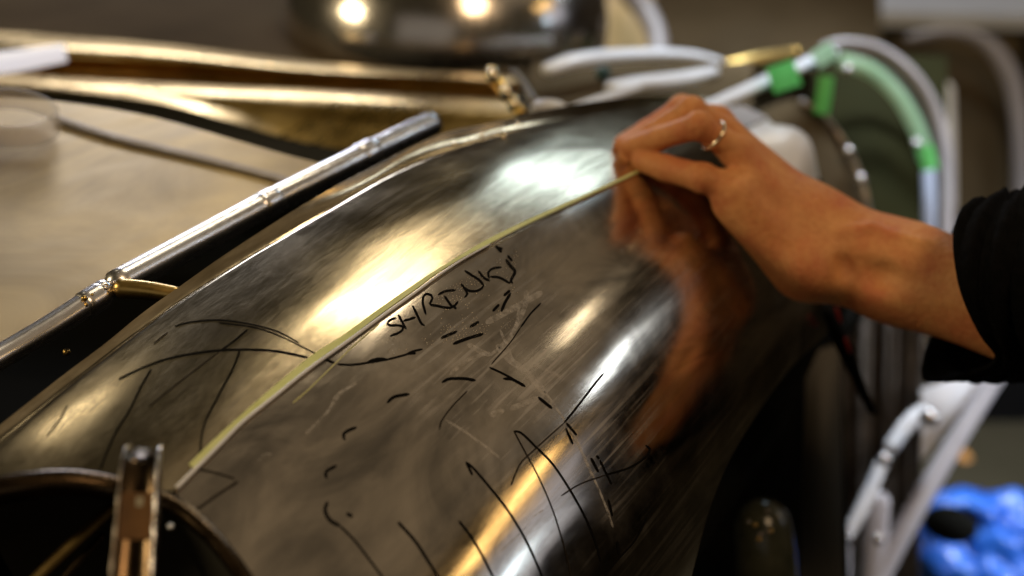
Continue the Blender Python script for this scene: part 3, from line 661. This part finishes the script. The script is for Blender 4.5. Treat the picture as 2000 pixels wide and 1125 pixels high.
# trestle with bright tubes low at the right
st = empty('trestle', (0, 0, 0), 'bright metal trestle of slanted bars right of the wheel opening', 'trestle')
tube('bar', [(1648, 1058, 1.479), (1690, 980, 1.496), (1727, 895, 1.514)], [11, 14, 12], M['white'], st, n=24)
tube('bar', [(1735, 880, 1.522), (1775, 825, 1.539), (1810, 800, 1.548)], [13, 16, 16], M['white'], st, n=24)
tube('bar', [(1690, 1180, 1.531), (1780, 1010, 1.548), (1880, 840, 1.574), (1975, 690, 1.600)], [20, 20, 18, 17], M['palelilac'], st, n=40)
tube('upright', [(1650, 1060, 1.479), (1650, 1120, 1.471), (1648, 1200, 1.462)], 12, M['palelilac'], st, n=20)
tube('upright', [(1718, 960, 1.548), (1712, 1060, 1.539), (1705, 1200, 1.531)], 22, M['palelilac'], st, n=20, flat=.6)
for x, y, r_ in ((1727, 897, 14), (1815, 815, 19), (1652, 1052, 12), (1716, 1052, 12)):
    ball('joint', V(np.array(float(x)), np.array(float(y)), np.array(1.46)), r_*px2m(1.46), M['bright'], st)
patch('gusset', [(1800, 760, 1.582), (1960, 700, 1.600), (1880, 800, 1.600), (1800, 900, 1.582)], .004, M['white'], st, bulge=.01)
# blue bag on the added pale floor patch
def crumple(d):
    a = 0
    for k in range(9):
        q_ = np.array([math.sin(k*1.7+.3), math.cos(k*2.3), math.sin(k*.9+2)]); a += abs(math.sin(d@q_*(3.2+.7*k)+k))/(1.6+.3*k)
    return .50+.22*a
bag = empty('bag', (0, 0, 0), 'crumpled bright blue plastic bag on the floor at lower right', 'bag')
bcn = V(np.array(1915.), np.array(1105.), np.array(2.05))
ball('bag_body', bcn, .115, M['blue'], bag, scale=(1.12, 1.0, .92), nu=72, nv=40, fn=crumple)
tube('bag_handle', [(1815, 1040, 1.97), (1835, 985, 1.98), (1890, 975, 1.99), (1950, 1010, 1.98)], [26, 24, 26, 30], M['blue'], bag, n=30, flat=.6)
ball('bag_opening_shade', V(np.array(1856.), np.array(1025.), np.array(1.925)), .034, M['black'], bag, scale=(1.1, .7, .8))  # black ball painted in as the shade inside the opening
patch('added_floor_patch', [(1690, 890, 2.40), (2200, 900, 2.5), (2200, 1250, 2.0), (1690, 1250, 2.0)], .004, M['addedfloor'], None, label='pale floor patch added over the dark floor under the blue bag', category='sheet')
cr = empty('crate', (0, 0, 0), 'black crate on the floor behind the blue bag', 'crate')
v, f = boxgeo(V(np.array(1990.), np.array(790.), np.array(2.62)), [R, np.cross([0, 0, 1], R), (0, 0, 1)], (.16, .15, .15)); o = mesh('crate_body', v, f, M['rubber'], cr, False); bevel(o, .01)
tube('crate_latch', [(1868, 905, 2.36), (1892, 888, 2.36)], 20, mat('orange latch', (.45, .20, .04), .5), cr, n=10)

# grey arched shell and bench top beyond, top right
sh = empty('arched_panel', (0, 0, 0), 'grey arched metal shell standing behind the car at top right', 'panel')
tube('rim', [(1770, 75, 2.5), (1850, 62, 2.5), (1920, 80, 2.5), (1970, 140, 2.5), (1992, 230, 2.5), (1996, 420, 2.5)], [8, 11, 15, 18, 18, 18], M['lilac'], sh, n=60)
patch('skin', [(1740, 70, 2.6), (1990, 70, 2.6), (1990, 700, 2.55), (1740, 700, 2.6)], .004, M['brownpanel'], sh, bulge=.03)
tube('post', [(1845, 160, 2.3), (1848, 250, 2.3), (1850, 420, 2.3)], 17, mottled('tan post', (.40, .34, .26), (.48, .42, .34), 8, .5), sh, n=20)
bn = empty('bench', (0, 0, 0), 'white topped bench against the wall at top right', 'bench')
patch('bench_top', [(1600, -40, 3.4), (2100, -40, 3.4), (2100, 34, 3.1), (1640, 22, 3.1)], .03, M['white'], bn)
patch('apron', [(1660, 28, 3.12), (2100, 30, 3.12), (2100, 60, 3.12), (1690, 52, 3.12)], .02, M['dark'], bn)

# ------------------------------------------------------------------ person: one continuous hand and forearm grown from a blended field
def surface_nets(vol, org, h):
    s = vol < 0; nx, ny, nz = vol.shape
    idx = -np.ones((nx-1, ny-1, nz-1), int); acc = np.zeros((nx-1, ny-1, nz-1, 3)); cnt = np.zeros((nx-1, ny-1, nz-1))
    corner = [(0, 0, 0), (1, 0, 0), (0, 1, 0), (1, 1, 0), (0, 0, 1), (1, 0, 1), (0, 1, 1), (1, 1, 1)]
    sl = lambda c: tuple(slice(c[k], vol.shape[k]-1+c[k]) for k in range(3))
    for a in range(8):
        for b in range(a+1, 8):
            ca, cb = np.array(corner[a]), np.array(corner[b])
            if abs(ca-cb).sum() != 1: continue
            va, vb = vol[sl(ca)], vol[sl(cb)]; x = (va < 0) != (vb < 0)
            tt = np.where(x, va/np.where(x, va-vb, 1), 0)
            for k in range(3): acc[..., k] += np.where(x, ca[k]+(cb[k]-ca[k])*tt, 0)
            cnt += x
    on = cnt > 0; idx[on] = np.arange(on.sum())
    ii = np.argwhere(on); verts = org+h*(ii+acc[on]/cnt[on][:, None]); faces = []
    for ax in range(3):
        a = np.take(s, range(vol.shape[ax]-1), ax); b = np.take(s, range(1, vol.shape[ax]), ax)
        e = np.argwhere(a != b); fl = a[tuple(e.T)]
        o1, o2 = [k for k in range(3) if k != ax]
        good = (e[:, o1] > 0) & (e[:, o2] > 0) & (e[:, o1] < vol.shape[o1]-1) & (e[:, o2] < vol.shape[o2]-1); e = e[good]; fl = fl[good]
        q_ = []
        for d1, d2 in ((-1, -1), (0, -1), (0, 0), (-1, 0)):
            k = e.copy(); k[:, o1] += d1; k[:, o2] += d2; q_.append(idx[tuple(k.T)])
        q_ = np.stack(q_, 1); rev = fl if ax != 1 else ~fl
        q_ = np.where(rev[:, None], q_, q_[:, ::-1]); faces.append(q_)
    return verts, np.vstack(faces)
def cap(P, a, b, ra, rb):
    ab = b-a; t_ = np.clip(((P-a)@ab)/(ab@ab), 0, 1)
    return np.linalg.norm(P-a-t_[..., None]*ab, axis=-1)-(ra+(rb-ra)*t_)
def smin(a, b, k):
    h_ = np.clip(.5+.5*(b-a)/k, 0, 1); return b+(a-b)*h_-k*h_*(1-h_)
def HSF(px): return .955-.032*np.clip((np.asarray(px, float)-1250)/260, 0, 1)**1.3
def J(px, py, d, r):
    k = float(HSF(px)); return V(np.array(float(px)), np.array(float(py)), np.array(float(d)*k)), r*k/1000.
HAND = {
 'index':  [J(1402, 236, 1.120, 10.5), J(1332, 212, 1.105, 10.2), J(1262, 256, 1.105, 8.6), J(1217, 279, 1.108, 7.2)],
 'middle': [J(1420, 262, 1.095, 11.5), J(1350, 217, 1.070, 10.8), J(1272, 262, 1.082, 9.2), J(1218, 284, 1.095, 7.8)],
 'ring':   [J(1440, 298, 1.072, 11.3), J(1366, 245, 1.048, 10.0), J(1288, 270, 1.064, 8.8), J(1229, 287, 1.080, 7.8)],
 'pinky':  [J(1450, 372, 1.062, 11.5), J(1372, 347, 1.052, 10.8), J(1300, 328, 1.062, 9.8), J(1254, 314, 1.072, 8.4)],
 'thumb':  [J(1500, 420, 1.120, 13.0), J(1380, 352, 1.112, 10.5), J(1285, 326, 1.092, 9.0), J(1226, 308, 1.086, 8.4)]}
WR = {'index': J(1600, 425, 1.105, 15), 'middle': J(1598, 445, 1.095, 16), 'ring': J(1595, 480, 1.088, 16), 'pinky': J(1588, 515, 1.082, 15)}
allp = np.array([p for v_ in HAND.values() for p, _ in v_]+[J(1960, 520, 1.0, 1)[0], J(1960, 680, 1.0, 1)[0], J(1700, 600, 1.14, 1)[0], J(1400, 180, 1.14, 1)[0]])
h_ = .0016
# field laid out along the view axes of the arm (right, up, forward): tight box
B = np.stack([R, U, F]); loc = (allp-EYE)@B.T; lo = loc.min(0)-.05; hi = loc.max(0)+.05
nxyz = np.ceil((hi-lo)/h_).astype(int)
ax_ = [lo[k]+h_*np.arange(nxyz[k]) for k in range(3)]
P = np.stack(np.meshgrid(*ax_, indexing='ij'), -1).astype(np.float64)
lc = lambda p: (p-EYE)@B.T
palm = None
for k in ('index', 'middle', 'ring', 'pinky'):
    a, ra = HAND[k][0]; b, rb = WR[k]
    d_ = cap(P, lc(a), lc(b), ra*.98, rb); palm = d_ if palm is None else smin(palm, d_, .016)
def addc(f_, a, b, k): return smin(f_, cap(P, lc(a[0]), lc(b[0]), a[1], b[1]), k)
palm = addc(palm, J(1448, 408, 1.066, 11), J(1575, 525, 1.085, 17), .02)      # heel of the hand, little-finger side
palm = addc(palm, J(1424, 396, 1.066, 12), J(1560, 522, 1.082, 18), .014)
palm = addc(palm, J(1500, 440, 1.11, 14), J(1600, 480, 1.11, 18), .02)
arm = cap(P, lc(J(1600, 440, 1.098, 17)[0]), lc(J(1760, 515, 1.075, 27)[0]), .020, .026)
arm = addc(arm, J(1600, 508, 1.092, 21), J(1740, 545, 1.075, 20), .03)
arm = addc(arm, J(1740, 520, 1.075, 25), J(1990, 570, 1.02, 33), .03)
arm = addc(arm, J(1740, 555, 1.078, 18), J(1990, 625, 1.03, 32), .03)
body = smin(palm, arm, .03)
body = addc(body, J(1578, 520, 1.062, 10), J(1602, 530, 1.062, 10), .02)      # wrist bone
for k, kk in (('index', .008), ('middle', .007), ('ring', .007), ('pinky', .007)):
    c_ = HAND[k]; fd = cap(P, lc(c_[0][0]), lc(c_[1][0]), c_[0][1]*.95, c_[1][1]*.93)
    fd = smin(fd, cap(P, lc(c_[1][0]), lc(c_[2][0]), c_[1][1]*.96, c_[2][1]), .003)
    fd = smin(fd, cap(P, lc(c_[2][0]), lc(c_[3][0]), c_[2][1], c_[3][1]), .003)
    fd = smin(fd, np.linalg.norm(P-lc(c_[1][0]-F*.001), axis=-1)-c_[1][1]*1.02, .004)   # knuckle
    if k == 'index': fing = fd
    else: fing = smin(fing, fd, .0022)
c_ = HAND['thumb']; fd = cap(P, lc(c_[0][0]), lc(c_[1][0]), c_[0][1], c_[1][1])
for q_ in (1, 2): fd = smin(fd, cap(P, lc(c_[q_][0]), lc(c_[q_+1][0]), c_[q_][1], c_[q_+1][1]), .004)
fing = smin(fing, fd, .002)
body = smin(body, fing, .009)
# tendons, veins and creases
def ridge(pts, r, k, depth):
    global body
    for a, b in zip(pts[:-1], pts[1:]): body = smin(body, cap(P, lc(a), lc(b), r, r), k)
def groove(pts, r, amt):
    global body
    for a, b in zip(pts[:-1], pts[1:]):
        d_ = cap(P, lc(a), lc(b), 0, 0); body = body+amt*np.exp(-(d_/r)**2)
def S3(*p): return [V(np.array(float(x)), np.array(float(y)), np.array(float(d)*float(HSF(x)))) for x, y, d in p]
groove(S3((1652, 520, 1.052), (1720, 540, 1.045), (1850, 572, 1.0)), .008, .0075)
groove(S3((1428, 262, 1.07), (1500, 340, 1.07)), .005, .0014)
groove(S3((1446, 330, 1.05), (1520, 400, 1.06)), .006, .0016)
for a_, b_ in (((1415, 262), (1590, 440)), ((1440, 300), (1585, 470)), ((1450, 365), (1575, 505))):      # extensor tendons
    n0 = cap(P, lc(S3((a_[0], a_[1], 1.062))[0]), lc(S3((b_[0], b_[1], 1.072))[0]), 0, 0); body = body-.0024*np.exp(-(n0/.0055)**2)
groove(S3((1372, 320, 1.045), (1432, 345, 1.05)), .004, .0016)
for s_ in (S3((1500, 350, 1.071), (1560, 420, 1.070), (1640, 455, 1.062)), S3((1560, 420, 1.070), (1600, 400, 1.078)), S3((1640, 455, 1.06), (1700, 440, 1.055), (1800, 470, 1.035)), S3((1470, 400, 1.055), (1540, 470, 1.062))):
    for a, b in zip(s_[:-1], s_[1:]): body = body-.0020*np.exp(-(cap(P, lc(a), lc(b), 0, 0)/.0042)**2)
for q_ in ('middle', 'ring', 'pinky'):
    p1 = HAND[q_][1][0]
    for e_ in (-.003, 0, .003):
        tdir_ = HAND[q_][2][0]-HAND[q_][0][0]; tdir_ /= np.linalg.norm(tdir_)
        c0 = lc(p1+tdir_*e_-F*.009); body = body+.0011*np.exp(-((P-c0)@(B@tdir_))**2/.0007**2)*(np.linalg.norm(P-c0, axis=-1) < .009)
vv_, ff_ = surface_nets(body, lo, h_)
wv = EYE+vv_@B
person = empty('person', (0, 0, 0), 'person in black sleeve reaching from the right, bare hand with gold ring pinching yellow tape', 'person')
hand = mesh('body', wv, ff_, M['skin'], person)
sm_ = hand.modifiers.new('smooth', 'SMOOTH'); sm_.factor = .5; sm_.iterations = 3
# ring round the ring finger's base
ra_, rb_ = HAND['ring'][0][0], HAND['ring'][1][0]; fd_ = (rb_-ra_)/np.linalg.norm(rb_-ra_); rc_ = ra_+(rb_-ra_)*.62
x_ = np.cross(fd_, F); x_ /= np.linalg.norm(x_); y_ = np.cross(fd_, x_)
th = np.linspace(0, 2*np.pi, 49); rp_ = np.array([rc_+.0110*(math.cos(q_)*x_+math.sin(q_)*y_) for q_ in th])
v, f = tubegeo(rp_, .00095, 10, 1.4, up=fd_); mesh('finger_ring', v, f, M['ring'], person)
# sleeve
def loop(pts, n=64):
    p = np.array(pts, float); return curve(np.vstack([p, p[:1]]), n+1)[:n]
r0 = loop([(1900, 392, 1.00), (1872, 420, .985), (1863, 490, .97), (1880, 575, .96), (1915, 650, .965), (1945, 700, .985), (1900, 728, 1.03), (1835, 742, 1.07), (1803, 738, 1.09), (1808, 690, 1.10), (1822, 640, 1.11), (1845, 540, 1.11), (1865, 440, 1.06)])
r1 = loop([(1975, 378, 1.02), (1948, 420, .97), (1945, 490, .94), (1955, 575, .935), (1980, 650, .945), (2000, 705, .985), (1975, 728, 1.03), (1930, 735, 1.07), (1905, 728, 1.10), (1905, 690, 1.12), (1915, 640, 1.13), (1930, 540, 1.13), (1950, 440, 1.09)])
r2 = loop([(2160, 330, .98), (2140, 400, .93), (2140, 490, .90), (2150, 575, .895), (2170, 650, .905), (2190, 705, .945), (2180, 730, .99), (2150, 735, 1.03), (2130, 728, 1.06), (2130, 690, 1.08), (2130, 640, 1.09), (2140, 540, 1.09), (2150, 430, 1.05)])
rw = []
for q_ in np.linspace(0, 1, 28):
    a = r0*(1-q_)**2+2*q_*(1-q_)*r1+r2*q_**2
    b = V(a[:, 0], a[:, 1], a[:, 2]*.923); ctr_ = b.mean(0); dd = b-ctr_; dd /= np.linalg.norm(dd, axis=1, keepdims=True)
    rw.append(b+dd*(.003*np.sin(q_*26+np.arange(64)*.35)*min(1, q_*5)+.0018*np.sin(q_*61+np.arange(64)*.9)*min(1, q_*5))[:, None])
g = np.stack(rw, 0); g = np.concatenate([g, g[:, :1]], 1)
sl_ = mesh('sleeve', g.reshape(-1, 3), gridfaces(28, 65), M['fabric'], person)
so = sl_.modifiers.new('thickness', 'SOLIDIFY'); so.thickness = .003; so.offset = 0
